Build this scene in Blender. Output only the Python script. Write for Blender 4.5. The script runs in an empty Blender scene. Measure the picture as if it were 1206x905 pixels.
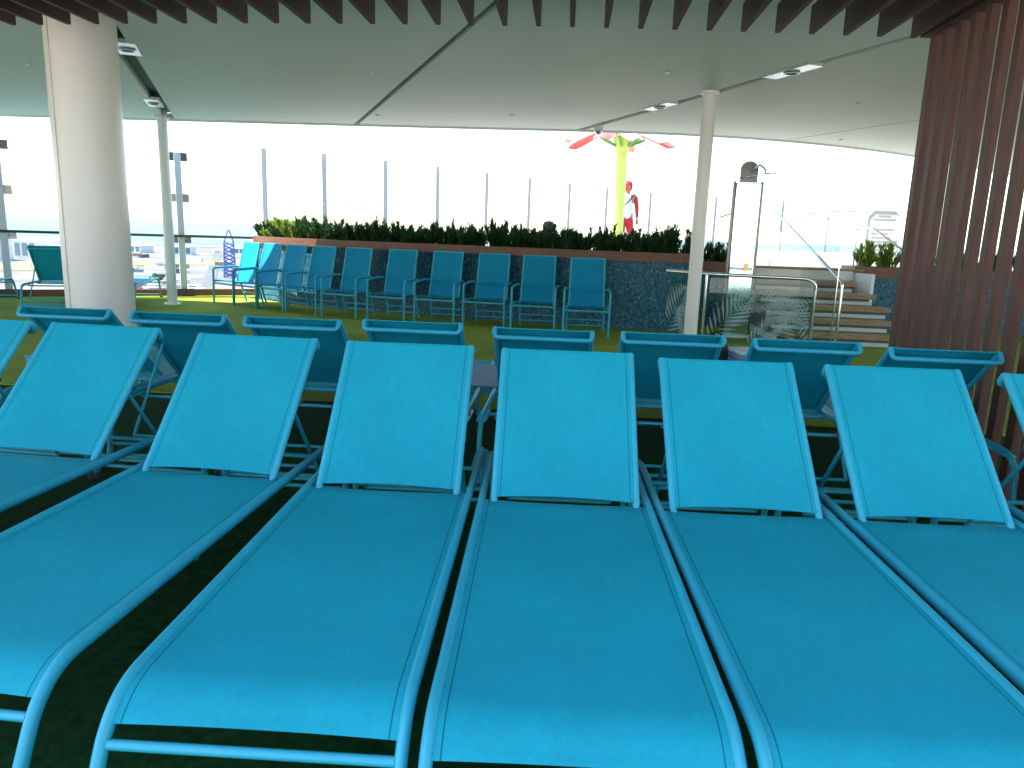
import bpy, bmesh, math, random
from mathutils import Vector, Matrix
random.seed(7)
R = math.radians
S = bpy.context.scene
COL = S.collection

# ------------------------------------------------------------------ camera
IW, IH, FPX = 1206, 905, 870.0
PITCH, YAW, ROLL, CH = R(11.5), R(4.0), R(2.0), 1.36
fw = Vector((-math.sin(YAW)*math.cos(PITCH), math.cos(YAW)*math.cos(PITCH), -math.sin(PITCH)))
rt0 = Vector((math.cos(YAW), math.sin(YAW), 0)); up0 = rt0.cross(fw)
rt = rt0*math.cos(ROLL) + up0*math.sin(ROLL)
up = up0*math.cos(ROLL) - rt0*math.sin(ROLL)
EYE = Vector((0, 0, CH))
cam = bpy.data.cameras.new('camera'); camo = bpy.data.objects.new('camera', cam); COL.objects.link(camo)
M = Matrix((rt, up, -fw)).transposed().to_4x4(); M.translation = EYE
camo.matrix_world = M
cam.sensor_width = 36; cam.lens = 36*FPX/IW; cam.clip_start = .05; cam.clip_end = 60000
S.camera = camo
def ray(px, py): return fw + rt*((px-IW/2)/FPX) - up*((py-IH/2)/FPX)
def at_z(px, py, z):                      # where a pixel's ray meets the level z
    d = ray(px, py); return EYE + d*((z-CH)/d.z)
def at_y(px, py, y):
    d = ray(px, py); return EYE + d*(y/d.y)

# ------------------------------------------------------------------ world, sun, exposure
SUN_TO = Vector((-.94, -.20, 0)).normalized(); SUN_EL = R(57)
w = bpy.data.worlds.new('World'); S.world = w; w.use_nodes = True
nt = w.node_tree; nt.nodes.clear()
sky = nt.nodes.new('ShaderNodeTexSky'); sky.sky_type = 'NISHITA'; sky.sun_disc = False
sky.sun_elevation = SUN_EL; sky.sun_rotation = math.atan2(SUN_TO.x, SUN_TO.y)
sky.air_density = 1.0; sky.dust_density = .6; sky.ozone_density = 1.0
bg = nt.nodes.new('ShaderNodeBackground'); bg.inputs['Strength'].default_value = .15
wo = nt.nodes.new('ShaderNodeOutputWorld')
nt.links.new(sky.outputs[0], bg.inputs[0]); nt.links.new(bg.outputs[0], wo.inputs[0])
sl = bpy.data.lights.new('sun', 'SUN'); sl.energy = 5.0; sl.angle = R(.5); sl.color = (1, .955, .88)
so = bpy.data.objects.new('sun', sl); COL.objects.link(so)
sd = SUN_TO*math.cos(SUN_EL) + Vector((0, 0, math.sin(SUN_EL)))
so.rotation_euler = sd.to_track_quat('Z', 'Y').to_euler(); so.location = (-20, -10, 30)
S.view_settings.view_transform = 'Standard'; S.view_settings.look = 'None'
S.view_settings.gamma = 1; S.view_settings.use_curve_mapping = False
S.view_settings.exposure = 1.86
S.render.engine = 'CYCLES'
S.render.resolution_x, S.render.resolution_y = 1024, 768
S.cycles.max_bounces = 10; S.cycles.transparent_max_bounces = 24

# ------------------------------------------------------------------ materials
MATS = {}
def nodes(name):
    m = bpy.data.materials.new(name); m.use_nodes = True
    t = m.node_tree; b = t.nodes['Principled BSDF']
    MATS[name] = m
    return m, t, b
def N(t, kind, **kw):
    n = t.nodes.new(kind)
    for k, v in kw.items():
        if k in n.inputs.keys(): n.inputs[k].default_value = v
        else: setattr(n, k, v)
    return n
def ramp(t, fac, stops):
    r = t.nodes.new('ShaderNodeValToRGB'); e = r.color_ramp.elements
    while len(e) < len(stops): e.new(.5)
    for i, (p, c) in enumerate(stops): e[i].position = p; e[i].color = (*c, 1)
    t.links.new(fac, r.inputs[0]); return r.outputs[0]
def mat(name, col, rough=.5, metal=0, var=.12, scale=6, bump=0, bscale=80, spec=.5, coords='Object', stretch=None):
    m, t, b = nodes(name)
    tc = N(t, 'ShaderNodeTexCoord'); src = tc.outputs[coords]
    if stretch:
        mp = N(t, 'ShaderNodeMapping'); mp.inputs['Scale'].default_value = stretch
        t.links.new(src, mp.inputs[0]); src = mp.outputs[0]
    n = N(t, 'ShaderNodeTexNoise', Scale=scale, Detail=6.0, Roughness=.6); t.links.new(src, n.inputs['Vector'])
    lo = tuple(c*(1-var) for c in col); hi = tuple(min(1, c*(1+var)) for c in col)
    t.links.new(ramp(t, n.outputs['Fac'], [(.3, lo), (.7, hi)]), b.inputs['Base Color'])
    b.inputs['Roughness'].default_value = rough; b.inputs['Metallic'].default_value = metal
    b.inputs['Specular IOR Level'].default_value = spec
    if bump:
        n2 = N(t, 'ShaderNodeTexNoise', Scale=bscale, Detail=3.0); t.links.new(src, n2.inputs['Vector'])
        bp = N(t, 'ShaderNodeBump', Strength=bump, Distance=.004); t.links.new(n2.outputs['Fac'], bp.inputs['Height'])
        t.links.new(bp.outputs[0], b.inputs['Normal'])
    return m
def sling_mat(name, col, trans):
    m, t, b = nodes(name)
    uv = N(t, 'ShaderNodeUVMap'); sx = N(t, 'ShaderNodeSeparateXYZ'); t.links.new(uv.outputs[0], sx.inputs[0])
    tc = N(t, 'ShaderNodeTexCoord')
    n = N(t, 'ShaderNodeTexNoise', Scale=3.0, Detail=5.0); t.links.new(tc.outputs['Object'], n.inputs['Vector'])
    nf = N(t, 'ShaderNodeTexNoise', Scale=420.0, Detail=2.0, Roughness=.7); t.links.new(tc.outputs['Object'], nf.inputs['Vector'])
    nm = N(t, 'ShaderNodeTexNoise', Scale=38.0, Detail=4.0, Roughness=.7); t.links.new(tc.outputs['Object'], nm.inputs['Vector'])
    a1 = N(t, 'ShaderNodeMath', operation='MULTIPLY_ADD'); t.links.new(nf.outputs['Fac'], a1.inputs[0]); a1.inputs[1].default_value = .60; lf = N(t, 'ShaderNodeMath', operation='MULTIPLY_ADD'); t.links.new(n.outputs['Fac'], lf.inputs[0]); lf.inputs[1].default_value = .35; lf.inputs[2].default_value = .325; t.links.new(lf.outputs[0], a1.inputs[2])
    a2 = N(t, 'ShaderNodeMath', operation='MULTIPLY_ADD'); t.links.new(nm.outputs['Fac'], a2.inputs[0]); a2.inputs[1].default_value = .28; t.links.new(a1.outputs[0], a2.inputs[2])
    base = ramp(t, a2.outputs[0], [(.62, tuple(c*.86 for c in col)), (.94, tuple(c for c in col)), (1.28, tuple(min(1, c*1.13) for c in col))])
    # fine weave in metres
    wv = []
    for ax, rot in (('X', 0), ('Y', 0)):
        wn = N(t, 'ShaderNodeTexWave', wave_type='BANDS', bands_direction=ax, Scale=160.0, Distortion=.6); wn.inputs['Detail'].default_value = 1
        t.links.new(tc.outputs['Object'], wn.inputs['Vector']); wv.append(wn.outputs['Fac'])
    ad = N(t, 'ShaderNodeMath', operation='ADD'); t.links.new(wv[0], ad.inputs[0]); t.links.new(wv[1], ad.inputs[1])
    # faint pale scuffs
    mp = N(t, 'ShaderNodeMapping'); mp.inputs['Scale'].default_value = (9, 2.2, 2.2); mp.inputs['Rotation'].default_value = (0, 0, .5)
    t.links.new(tc.outputs['Object'], mp.inputs[0])
    n3 = N(t, 'ShaderNodeTexNoise', Scale=2.4, Detail=4.0, Roughness=.65); t.links.new(mp.outputs[0], n3.inputs['Vector'])
    sc = N(t, 'ShaderNodeMapRange', **{'From Min': .60, 'From Max': .78, 'To Min': 0.0, 'To Max': .16}); t.links.new(n3.outputs['Fac'], sc.inputs['Value'])
    mx = N(t, 'ShaderNodeMix', data_type='RGBA'); t.links.new(sc.outputs[0], mx.inputs[0]); t.links.new(base, mx.inputs[6]); mx.inputs[7].default_value = (.25, .5, .6, 1)
    # stitched hem line: a fixed distance in from each edge
    u = sx.outputs[0]
    a = N(t, 'ShaderNodeMath', operation='SUBTRACT'); t.links.new(u, a.inputs[0]); a.inputs[1].default_value = .5
    b2 = N(t, 'ShaderNodeMath', operation='ABSOLUTE'); t.links.new(a.outputs[0], b2.inputs[0])
    c2 = N(t, 'ShaderNodeMath', operation='COMPARE'); t.links.new(b2.outputs[0], c2.inputs[0]); c2.inputs[1].default_value = .468; c2.inputs[2].default_value = .0028
    mx2 = N(t, 'ShaderNodeMix', data_type='RGBA'); t.links.new(c2.outputs[0], mx2.inputs[0]); t.links.new(mx.outputs[2], mx2.inputs[6])
    mx2.inputs[7].default_value = (*(c*.45 for c in col), 1)
    t.links.new(mx2.outputs[2], b.inputs['Base Color'])
    b.inputs['Roughness'].default_value = .62; b.inputs['Specular IOR Level'].default_value = .18
    bp = N(t, 'ShaderNodeBump', Strength=.35, Distance=.0008); t.links.new(ad.outputs[0], bp.inputs['Height']); t.links.new(bp.outputs[0], b.inputs['Normal'])
    tr = N(t, 'ShaderNodeBsdfTranslucent'); t.links.new(mx2.outputs[2], tr.inputs[0])
    ms = N(t, 'ShaderNodeMixShader'); ms.inputs[0].default_value = trans
    o = t.nodes['Material Output']; t.links.new(b.outputs[0], ms.inputs[1]); t.links.new(tr.outputs[0], ms.inputs[2]); t.links.new(ms.outputs[0], o.inputs[0])
    return m
def glass_mat(name, tint, refl=1.0):
    m, t, b = nodes(name); t.nodes.remove(b)
    tr = N(t, 'ShaderNodeBsdfTransparent'); tr.inputs[0].default_value = (*tint, 1)
    gl = N(t, 'ShaderNodeBsdfGlossy'); gl.inputs['Roughness'].default_value = .02
    fr = N(t, 'ShaderNodeLayerWeight'); pw_ = N(t, 'ShaderNodeMath', operation='POWER'); t.links.new(fr.outputs['Facing'], pw_.inputs[0]); pw_.inputs[1].default_value = 5.0
    sc = N(t, 'ShaderNodeMath', operation='MULTIPLY_ADD'); t.links.new(pw_.outputs[0], sc.inputs[0]); sc.inputs[1].default_value = .8*refl; sc.inputs[2].default_value = .03*refl
    ms = N(t, 'ShaderNodeMixShader'); t.links.new(sc.outputs[0], ms.inputs[0]); t.links.new(tr.outputs[0], ms.inputs[1]); t.links.new(gl.outputs[0], ms.inputs[2])
    t.links.new(ms.outputs[0], t.nodes['Material Output'].inputs[0]); return m
def leaf_mat(name, col, hi):
    m, t, b = nodes(name)
    oi = N(t, 'ShaderNodeObjectInfo'); g = N(t, 'ShaderNodeNewGeometry')
    tc = N(t, 'ShaderNodeTexCoord'); n = N(t, 'ShaderNodeTexNoise', Scale=14.0, Detail=3.0); t.links.new(tc.outputs['Object'], n.inputs['Vector'])
    mx = N(t, 'ShaderNodeMath', operation='ADD'); t.links.new(n.outputs['Fac'], mx.inputs[0])
    m2 = N(t, 'ShaderNodeMath', operation='MULTIPLY_ADD'); t.links.new(g.outputs['Random Per Island'], m2.inputs[0]); m2.inputs[1].default_value = .5; m2.inputs[2].default_value = -.25
    t.links.new(m2.outputs[0], mx.inputs[1])
    c = ramp(t, mx.outputs[0], [(.25, col), (.8, hi)])
    t.links.new(c, b.inputs['Base Color']); b.inputs['Roughness'].default_value = .5
    tr = N(t, 'ShaderNodeBsdfTranslucent'); t.links.new(c, tr.inputs[0])
    ms = N(t, 'ShaderNodeMixShader'); ms.inputs[0].default_value = .35
    t.links.new(b.outputs[0], ms.inputs[1]); t.links.new(tr.outputs[0], ms.inputs[2]); t.links.new(ms.outputs[0], t.nodes['Material Output'].inputs[0]); return m
def mosaic_mat(name):
    m, t, b = nodes(name)
    tc = N(t, 'ShaderNodeTexCoord')
    v = N(t, 'ShaderNodeTexVoronoi', Scale=42.0); v.inputs['Randomness'].default_value = .35; t.links.new(tc.outputs['Object'], v.inputs['Vector'])
    sx = N(t, 'ShaderNodeSeparateColor'); t.links.new(v.outputs['Color'], sx.inputs[0])
    c = ramp(t, sx.outputs[0], [(0, (.008, .045, .085)), (.35, (.012, .09, .15)), (.7, (.02, .14, .21)), (.95, (.06, .17, .21)), (1, (.22, .22, .17))])
    t.links.new(c, b.inputs['Base Color']); b.inputs['Roughness'].default_value = .4; b.inputs['Specular IOR Level'].default_value = .3
    bp = N(t, 'ShaderNodeBump', Strength=.4, Distance=.003); bp.invert = True; t.links.new(v.outputs['Distance'], bp.inputs['Height']); t.links.new(bp.outputs[0], b.inputs['Normal'])
    return m
def wood_mat(name, c1, c2, rough=.45, stretch=(14, 14, 1.2)):
    m, t, b = nodes(name)
    tc = N(t, 'ShaderNodeTexCoord'); mp = N(t, 'ShaderNodeMapping'); mp.inputs['Scale'].default_value = stretch
    t.links.new(tc.outputs['Object'], mp.inputs[0])
    oi = N(t, 'ShaderNodeObjectInfo'); vm = N(t, 'ShaderNodeVectorMath', operation='ADD')
    sc = N(t, 'ShaderNodeMath', operation='MULTIPLY'); t.links.new(oi.outputs['Random'], sc.inputs[0]); sc.inputs[1].default_value = 40
    t.links.new(mp.outputs[0], vm.inputs[0]); t.links.new(sc.outputs[0], vm.inputs[1])
    n = N(t, 'ShaderNodeTexNoise', Scale=3.0, Detail=7.0, Roughness=.65, Distortion=.4); t.links.new(vm.outputs[0], n.inputs['Vector'])
    t.links.new(ramp(t, n.outputs['Fac'], [(.28, c1), (.72, c2)]), b.inputs['Base Color']); b.inputs['Roughness'].default_value = rough
    bp = N(t, 'ShaderNodeBump', Strength=.25, Distance=.002); t.links.new(n.outputs['Fac'], bp.inputs['Height']); t.links.new(bp.outputs[0], b.inputs['Normal'])
    return m
def turf_mat(name):
    m, t, b = nodes(name)
    tc = N(t, 'ShaderNodeTexCoord')
    n = N(t, 'ShaderNodeTexNoise', Scale=.9, Detail=6.0, Roughness=.6); t.links.new(tc.outputs['Object'], n.inputs['Vector'])
    n2 = N(t, 'ShaderNodeTexNoise', Scale=160.0, Detail=4.0, Roughness=.7); t.links.new(tc.outputs['Object'], n2.inputs['Vector'])
    ad = N(t, 'ShaderNodeMath', operation='MULTIPLY_ADD'); t.links.new(n2.outputs['Fac'], ad.inputs[0]); ad.inputs[1].default_value = .6; t.links.new(n.outputs['Fac'], ad.inputs[2])
    c = ramp(t, ad.outputs[0], [(.5, (.14, .20, .018)), (1.1, (.31, .37, .05))])
    t.links.new(c, b.inputs['Base Color']); b.inputs['Roughness'].default_value = .9; b.inputs['Specular IOR Level'].default_value = .1
    bp = N(t, 'ShaderNodeBump', Strength=.8, Distance=.01); t.links.new(n2.outputs['Fac'], bp.inputs['Height']); t.links.new(bp.outputs[0], b.inputs['Normal'])
    return m

sling = sling_mat('sling_turquoise', (.011, .362, .475), .14)
chair_sling = sling_mat('chair_sling', (.005, .30, .53), .22)
frame = mat('frame_turquoise', (.025, .35, .475), .42, var=.06, bump=.05, bscale=300, spec=.5)
rubber = mat('rubber', (.03, .05, .06), .8)
turf = turf_mat('turf')
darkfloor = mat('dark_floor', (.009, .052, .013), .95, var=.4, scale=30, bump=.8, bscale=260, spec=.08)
bouncedeck = mat('bounce_deck', (.62, .58, .50), .7, var=.08, scale=3)
canopyw = mat('canopy_white', (.58, .66, .60), .55, var=.03, scale=.5)
slotdark = mat('slot_dark', (.10, .12, .11), .7)
white = mat('white_paint', (.74, .75, .74), .32, var=.04, scale=2)
cream = mat('column_paint', (.80, .71, .66), .30, var=.03, scale=1.2, bump=.04, bscale=20)
plate = mat('satin_plate', (.75, .8, .8), .25, metal=.6, var=.04)
darkrail = mat('handrail_dark', (.06, .045, .04), .4)
fin_wood = wood_mat('fin_wood', (.045, .013, .007), (.12, .036, .018), .55)
slat_wood = wood_mat('slat_wood', (.032, .010, .006), (.066, .022, .013), .6, (14, 1.2, 14))
band_wood = wood_mat('band_wood', (.11, .042, .022), (.22, .09, .05), .5, (2, 2, 14))
teak = wood_mat('teak', (.20, .115, .05), (.40, .25, .12), .55, (2, 14, 14))
teakplank = wood_mat('teak_plank', (.09, .06, .04), (.2, .13, .085), .6, (2, 14, 14))
mosaic = mosaic_mat('mosaic')
darksteel = mat('dark_steel', (.16, .15, .15), .2, metal=.8)
chrome = mat('chrome', (.78, .8, .8), .12, metal=1, var=.03)
steel = mat('mirror_steel', (.8, .82, .82), .06, metal=1, var=.02)
graysteel = mat('brushed_steel', (.5, .53, .55), .3, metal=.9, var=.06)
postw = mat('post_paint', (.55, .6, .64), .4, var=.05)
postg = mat('post_grey', (.22, .22, .22), .5, var=.05)
glass = glass_mat('clear_glass', (.95, .98, .97))
tglass = glass_mat('teal_glass', (.84, .93, .92), 1.0)
etched = mat('etched_film', (.55, .70, .70), .7, var=.1)
etched.node_tree.nodes['Principled BSDF'].inputs['Alpha'].default_value = .36
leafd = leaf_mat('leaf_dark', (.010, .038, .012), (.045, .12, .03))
leafy = leaf_mat('leaf_sunlit', (.10, .19, .02), (.36, .46, .07))  # sunlit version of the shrub leaves, sunshine put into the colour
stemm = mat('stem', (.10, .07, .04), .8)
soil = mat('soil', (.05, .035, .025), .95, bump=.6, bscale=60)
strawm = mat('straw', (.35, .27, .17), .8, var=.3)
redm = mat('red_fabric', (.55, .02, .03), .7)
redp = mat('red_canvas', (.70, .12, .12), .6); whitef = mat('white_fabric', (.75, .77, .8), .75)
peach = mat('peach_canvas', (.72, .36, .28), .6)
blackf = mat('black_fabric', (.015, .015, .017), .8); skinm = mat('skin', (.38, .2, .14), .5)
hairm = mat('hair_dark', (.012, .011, .012), .9, spec=.05)
bluefab = mat('blue_grey_fabric', (.22, .32, .46), .85, bump=.3, bscale=120)
limep = mat('lime_paint', (.60, .72, .16), .4, var=.04)
greenp = mat('green_paint', (.12, .42, .08), .4)
tabletop = mat('table_top', (.10, .22, .30), .6, var=.05)
seam = mat('sea', (.135, .20, .215), .6, var=.10, scale=.004, bump=0, spec=.12)
concrete = mat('concrete', (.165, .163, .158), .9, var=.45, scale=.03, spec=.1)
sandm = mat('sand', (.26, .18, .09), .9, var=.15, scale=.02)
asphalt = mat('asphalt', (.10, .10, .105), .8, var=.15, scale=.05)
bwall = mat('building_white', (.62, .63, .62), .7, var=.06, scale=.1)
bglass = mat('building_glass', (.08, .2, .24), .1)
hullw = mat('hull_white', (.7, .72, .74), .3); hulld = mat('hull_grey', (.25, .27, .32), .4)
bluep = mat('blue_steel', (.10, .12, .42), .5)
landm = mat('far_green', (.10, .14, .07), .9, var=.4, scale=.02)
upperdeck = mat('upper_deck', (.30, .28, .25), .7, var=.1, scale=1)
riserm = mat('riser_paint', (.55, .56, .55), .5, var=.06)
signw = mat('sign_white', (.62, .64, .66), .5, var=.02); signg = mat('sign_print', (.40, .44, .48), .6)
cargrey = mat('car_grey', (.2, .21, .23), .3); carred = mat('car_red', (.3, .05, .04), .3)

# ------------------------------------------------------------------ mesh helpers
class MB:
    def __init__(s): s.v = []; s.f = []; s.uv = []
    def add(s, vs, fs):
        o = len(s.v); s.v += [tuple(p) for p in vs]; s.f += [tuple(o+i for i in f) for f in fs]; return s
    def box(s, lo, hi, m=None):
        x0, y0, z0 = lo; x1, y1, z1 = hi
        vs = [Vector(p) for p in ((x0,y0,z0),(x1,y0,z0),(x1,y1,z0),(x0,y1,z0),(x0,y0,z1),(x1,y0,z1),(x1,y1,z1),(x0,y1,z1))]
        if m: vs = [m @ p for p in vs]
        return s.add(vs, [(0,3,2,1),(4,5,6,7),(0,1,5,4),(1,2,6,5),(2,3,7,6),(3,0,4,7)])
    def tube(s, pts, rx, rz=None, ref=None, n=10, caps=True, rad=None):
        pts = [Vector(p) for p in pts]; rz = rx if rz is None else rz
        rings = []; a = Vector(ref).normalized() if ref else None
        for i, p in enumerate(pts):
            t = (pts[min(i+1, len(pts)-1)] - pts[max(i-1, 0)]).normalized()
            if ref is None:
                if a is None: a = t.cross(Vector((0,0,1)) if abs(t.z) < .9 else Vector((1,0,0))).normalized()
                else: a = (a - t*a.dot(t)).normalized()
            b = t.cross(a).normalized(); k = rad[i] if rad else 1
            rings.append([p + a*(rx*k*math.cos(q)) + b*(rz*k*math.sin(q)) for q in (2*math.pi*j/n for j in range(n))])
        vs = [q for r in rings for q in r]; fs = []
        for i in range(len(pts)-1):
            for j in range(n):
                fs.append((i*n+j, i*n+(j+1) % n, (i+1)*n+(j+1) % n, (i+1)*n+j))
        if caps: fs += [tuple(reversed(range(n))), tuple(range((len(pts)-1)*n, len(pts)*n))]
        return s.add(vs, fs)
    def cyl(s, c, r, z0, z1, n=24, r1=None):
        return s.tube([(c[0], c[1], z0), (c[0], c[1], z1)], r, n=n, rad=[1, (r1 or r)/r])
    def prism(s, poly, z0, z1):
        n = len(poly); vs = [(x, y, z0) for x, y in poly] + [(x, y, z1) for x, y in poly]
        return s.add(vs, [tuple(reversed(range(n))), tuple(range(n, 2*n))] + [(i, (i+1) % n, n+(i+1) % n, n+i) for i in range(n)])
    def grid(s, P):
        h, k = len(P), len(P[0]); o = len(s.v)
        s.v += [tuple(p) for r in P for p in r]
        for i in range(h-1):
            for j in range(k-1):
                a = o+i*k+j; s.f.append((a, a+1, a+k+1, a+k))
        return s
    def sheet(s, P, th):            # grid with thickness along its own normals, uv across
        h, k = len(P), len(P[0]); top = []; bot = []
        for i in range(h):
            for j in range(k):
                du = Vector(P[i][min(j+1,k-1)]) - Vector(P[i][max(j-1,0)]); dv = Vector(P[min(i+1,h-1)][j]) - Vector(P[max(i-1,0)][j])
                nn = du.cross(dv).normalized(); top.append(Vector(P[i][j]) + nn*th/2); bot.append(Vector(P[i][j]) - nn*th/2)
        o = len(s.v); s.v += [tuple(p) for p in top + bot]; m = h*k
        uvf = lambda i: (i % k/(k-1), (i//k)/(h-1))
        def face(ids):
            s.f.append(tuple(o+i for i in ids)); s.uv.append([uvf(i % m) for i in ids])
        for i in range(h-1):
            for j in range(k-1):
                a = i*k+j; face((a, a+1, a+k+1, a+k)); face((m+a, m+a+k, m+a+k+1, m+a+1))
        for j in range(k-1):
            face((j, m+j, m+j+1, j+1)); a = (h-1)*k+j; face((a, a+1, m+a+1, m+a))
        for i in range(h-1):
            a = i*k; face((a, a+k, m+a+k, m+a)); a = i*k+k-1; face((a, m+a, m+a+k, a+k))
        return s
    def mesh(s, name, smooth=None, m=None):
        me = bpy.data.meshes.new(name); me.from_pydata(s.v, [], s.f); me.validate(); me.update()
        if s.uv and len(s.uv) == len(me.polygons):
            l = me.uv_layers.new(name='uv')
            for p, us in zip(me.polygons, s.uv):
                for li, u in zip(p.loop_indices, us): l.data[li].uv = u
        bm = bmesh.new(); bm.from_mesh(me); bmesh.ops.recalc_face_normals(bm, faces=bm.faces)
        if smooth:
            for f in bm.faces: f.smooth = True
            for e in bm.edges:
                if len(e.link_faces) == 2 and e.calc_face_angle(0) > R(smooth): e.smooth = False
        bm.to_mesh(me); bm.free()
        if m: me.materials.append(m)
        return me
    def build(s, name, m, parent=None, smooth=None, loc=(0,0,0), rot=(0,0,0), bevel=0):
        o = bpy.data.objects.new(name, s.mesh(name, smooth, m)); COL.objects.link(o)
        o.parent = parent; o.location = loc; o.rotation_euler = rot
        if bevel:
            b = o.modifiers.new('bevel', 'BEVEL'); b.width = bevel; b.segments = 2; b.limit_method = 'ANGLE'
        return o
def link(name, me, parent=None, loc=(0,0,0), rot=(0,0,0)):
    o = bpy.data.objects.new(name, me); COL.objects.link(o); o.parent = parent; o.location = loc; o.rotation_euler = rot; return o
def tag(o, label, cat, group=None):
    o['label'] = label; o['category'] = cat
    if group: o['group'] = group
    return o
def thing(name, label, cat, loc=(0,0,0), rz=0, group=None):
    o = bpy.data.objects.new(name, None); COL.objects.link(o); o.empty_display_size = .1
    o.location = loc; o.rotation_euler = (0, 0, rz); return tag(o, label, cat, group)
def struct(o, kind='structure'): o['kind'] = kind; return o
def copy_tree(o, parent=None):
    c = o.copy(); COL.objects.link(c); c.parent = parent
    for ch in list(o.children): copy_tree(ch, c)
    return c
def fillet(pts, r, n=7):
    pts = [Vector(p) for p in pts]; out = [pts[0]]
    for i in range(1, len(pts)-1):
        p = pts[i]; a = (pts[i-1]-p); b = (pts[i+1]-p)
        k = min(r, a.length*.48, b.length*.48); A = p + a.normalized()*k; B = p + b.normalized()*k
        for j in range(n+1):
            t = j/n; out.append(A*(1-t)**2 + p*(2*t*(1-t)) + B*t*t)
    out.append(pts[-1]); return out
def catmull(pts, n=6):
    P = [Vector(p) for p in pts]; P = [P[0]*2-P[1]] + P + [P[-1]*2-P[-2]]; out = []
    for i in range(1, len(P)-2):
        for j in range(n):
            t = j/n; a, b, c, d = P[i-1:i+3]
            out.append(.5*((2*b) + (c-a)*t + (2*a-5*b+4*c-d)*t*t + (3*b-a-3*c+d)*t**3))
    out.append(P[-2]); return out
def offset2(path, d):
    out = []
    for i, p in enumerate(path):
        t = (path[min(i+1, len(path)-1)] - path[max(i-1, 0)]); t = Vector((t.x, t.y)).normalized()
        out.append(Vector((p.x - t.y*d, p.y + t.x*d)))
    return out
ORD = ['', 'first', 'second', 'third', 'fourth', 'fifth', 'sixth', 'seventh', 'eighth', 'ninth', 'tenth']

# ------------------------------------------------------------------ ground, decks, sea
SEA = -28.0
rail_line = [(-18.53, 6.48), (-16.28, 7.87), (-14.03, 9.26), (-11.78, 10.65), (-9.53, 12.04), (-7.18, 13.46), (-5.95, 14.25)]
deck_poly = [(-40, -30), (30, -30), (30, 14.6), (-5.9, 14.6), (-5.95, 14.40)] + [(x-.08, y+.13) for x, y in reversed(rail_line)] + [(-40, -6.8)]
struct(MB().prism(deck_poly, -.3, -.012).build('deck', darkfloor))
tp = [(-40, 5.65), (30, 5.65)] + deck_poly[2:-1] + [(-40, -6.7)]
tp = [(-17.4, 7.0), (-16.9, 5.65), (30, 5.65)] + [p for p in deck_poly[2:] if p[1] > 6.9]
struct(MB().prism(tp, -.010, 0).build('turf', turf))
struct(MB().prism([(-40, -30), (30, -30), (30, -.9), (-40, -.9)], -.010, -.004).build('bounce_deck', bouncedeck))  # unseen pale deck behind the camera, added to bounce sunlight onto slings and canopy
screen_line = [(-9.05, 21.9), (-7.61, 23.0), (-6.12, 24.7), (-4.69, 26.4), (-3.2, 28.5), (-1.7, 30.5), (-.1, 32.8), (1.6, 35.1), (3.8, 37.2), (7.3, 39.2), (11.1, 40.9), (14.5, 44), (18.1, 47.2), (22, 50)]
wall_pts = [(1.80, 11.2, 0), (.7, 11.3, 0), (-.5, 11.55, 0), (-1.7, 11.85, 0), (-2.9, 12.12, 0), (-4.1, 12.5, 0), (-5.1, 13.0, 0), (-5.85, 13.65, 0)]
wall_path = catmull(wall_pts, 5)
wb = offset2(wall_path, -.503)             # inner side of the planter (away from the chairs)
upper_poly = [(p.x, p.y) for p in reversed(wb)] + [(1.9, 12.72), (2.95, 12.72), (2.96, 12.45), (4.55, 12.45), (4.57, 12.62), (30, 12.62), (30, 52)] + [(x, y+.3) for x, y in reversed(screen_line)] + [(-9.4, 21.6)]
struct(MB().prism(upper_poly, 0, .95).build('upper_deck', upperdeck))
struct(MB().add([(-40000, -3000, SEA-.4), (40000, -3000, SEA-.4), (40000, 55000, SEA-.4), (-40000, 55000, SEA-.4)], [(0,1,2,3)]).build('sea', seam))
q = [at_z(*p, SEA) for p in ((-900, 430), (-700, 262), (-60, 277), (120, 281), (200, 286), (300, 288), (420, 292), (520, 470))]
struct(MB().prism([(p.x, p.y) for p in q], SEA-1.2, SEA).build('quay', concrete))
q = [at_z(*p, SEA) for p in ((-200, 309), (60, 311), (170, 306), (330, 310), (330, 314), (200, 311), (60, 319), (-200, 316))]
struct(MB().prism([(p.x, p.y) for p in q], SEA, SEA+.25).build('beach', sandm))
q = [at_z(*p, SEA) for p in ((252, 300), (262, 300), (246, 360), (228, 360))]
struct(MB().prism([(p.x, p.y) for p in q], SEA, SEA+.22).build('harbour_road', asphalt))
q = [at_z(*p, SEA) for p in ((860, 297), (1300, 310), (1300, 330), (860, 316))]
struct(MB().prism([(p.x, p.y) for p in q], SEA-1, SEA+.8).build('far_shore', landm))

# ------------------------------------------------------------------ canopy overhead
ZC = 3.0
edge = catmull([(-18, 11.6, 0), (-13, 12.0, 0), (-9.9, 12.15, 0), (-6.6, 12.2, 0), (-3.5, 12.25, 0), (-1, 12.25, 0), (.2, 12.25, 0), (2.1, 12.45, 0), (4.0, 13.1, 0), (6.2, 14.5, 0), (9, 17.0, 0), (12, 20, 0)], 4)
BACK = .80
region = [(p.x, p.y) for p in edge] + [(12, BACK), (-18, BACK)]
un = (.912, .41)
def clip(poly, c, keep_hi):
    out = []; sg = 1 if keep_hi else -1
    f = lambda p: sg*(un[0]*p[0] + un[1]*p[1] - c)
    for i in range(len(poly)):
        a, b = poly[i], poly[(i+1) % len(poly)]; fa, fb = f(a), f(b)
        if fa >= 0: out.append(a)
        if fa*fb < 0:
            k = fa/(fa-fb); out.append((a[0]+(b[0]-a[0])*k, a[1]+(b[1]-a[1])*k))
    return out
canopy = thing('canopy', 'wide pale canopy with diagonal slots shading the loungers', 'canopy', (0, 0, 0))
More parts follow.
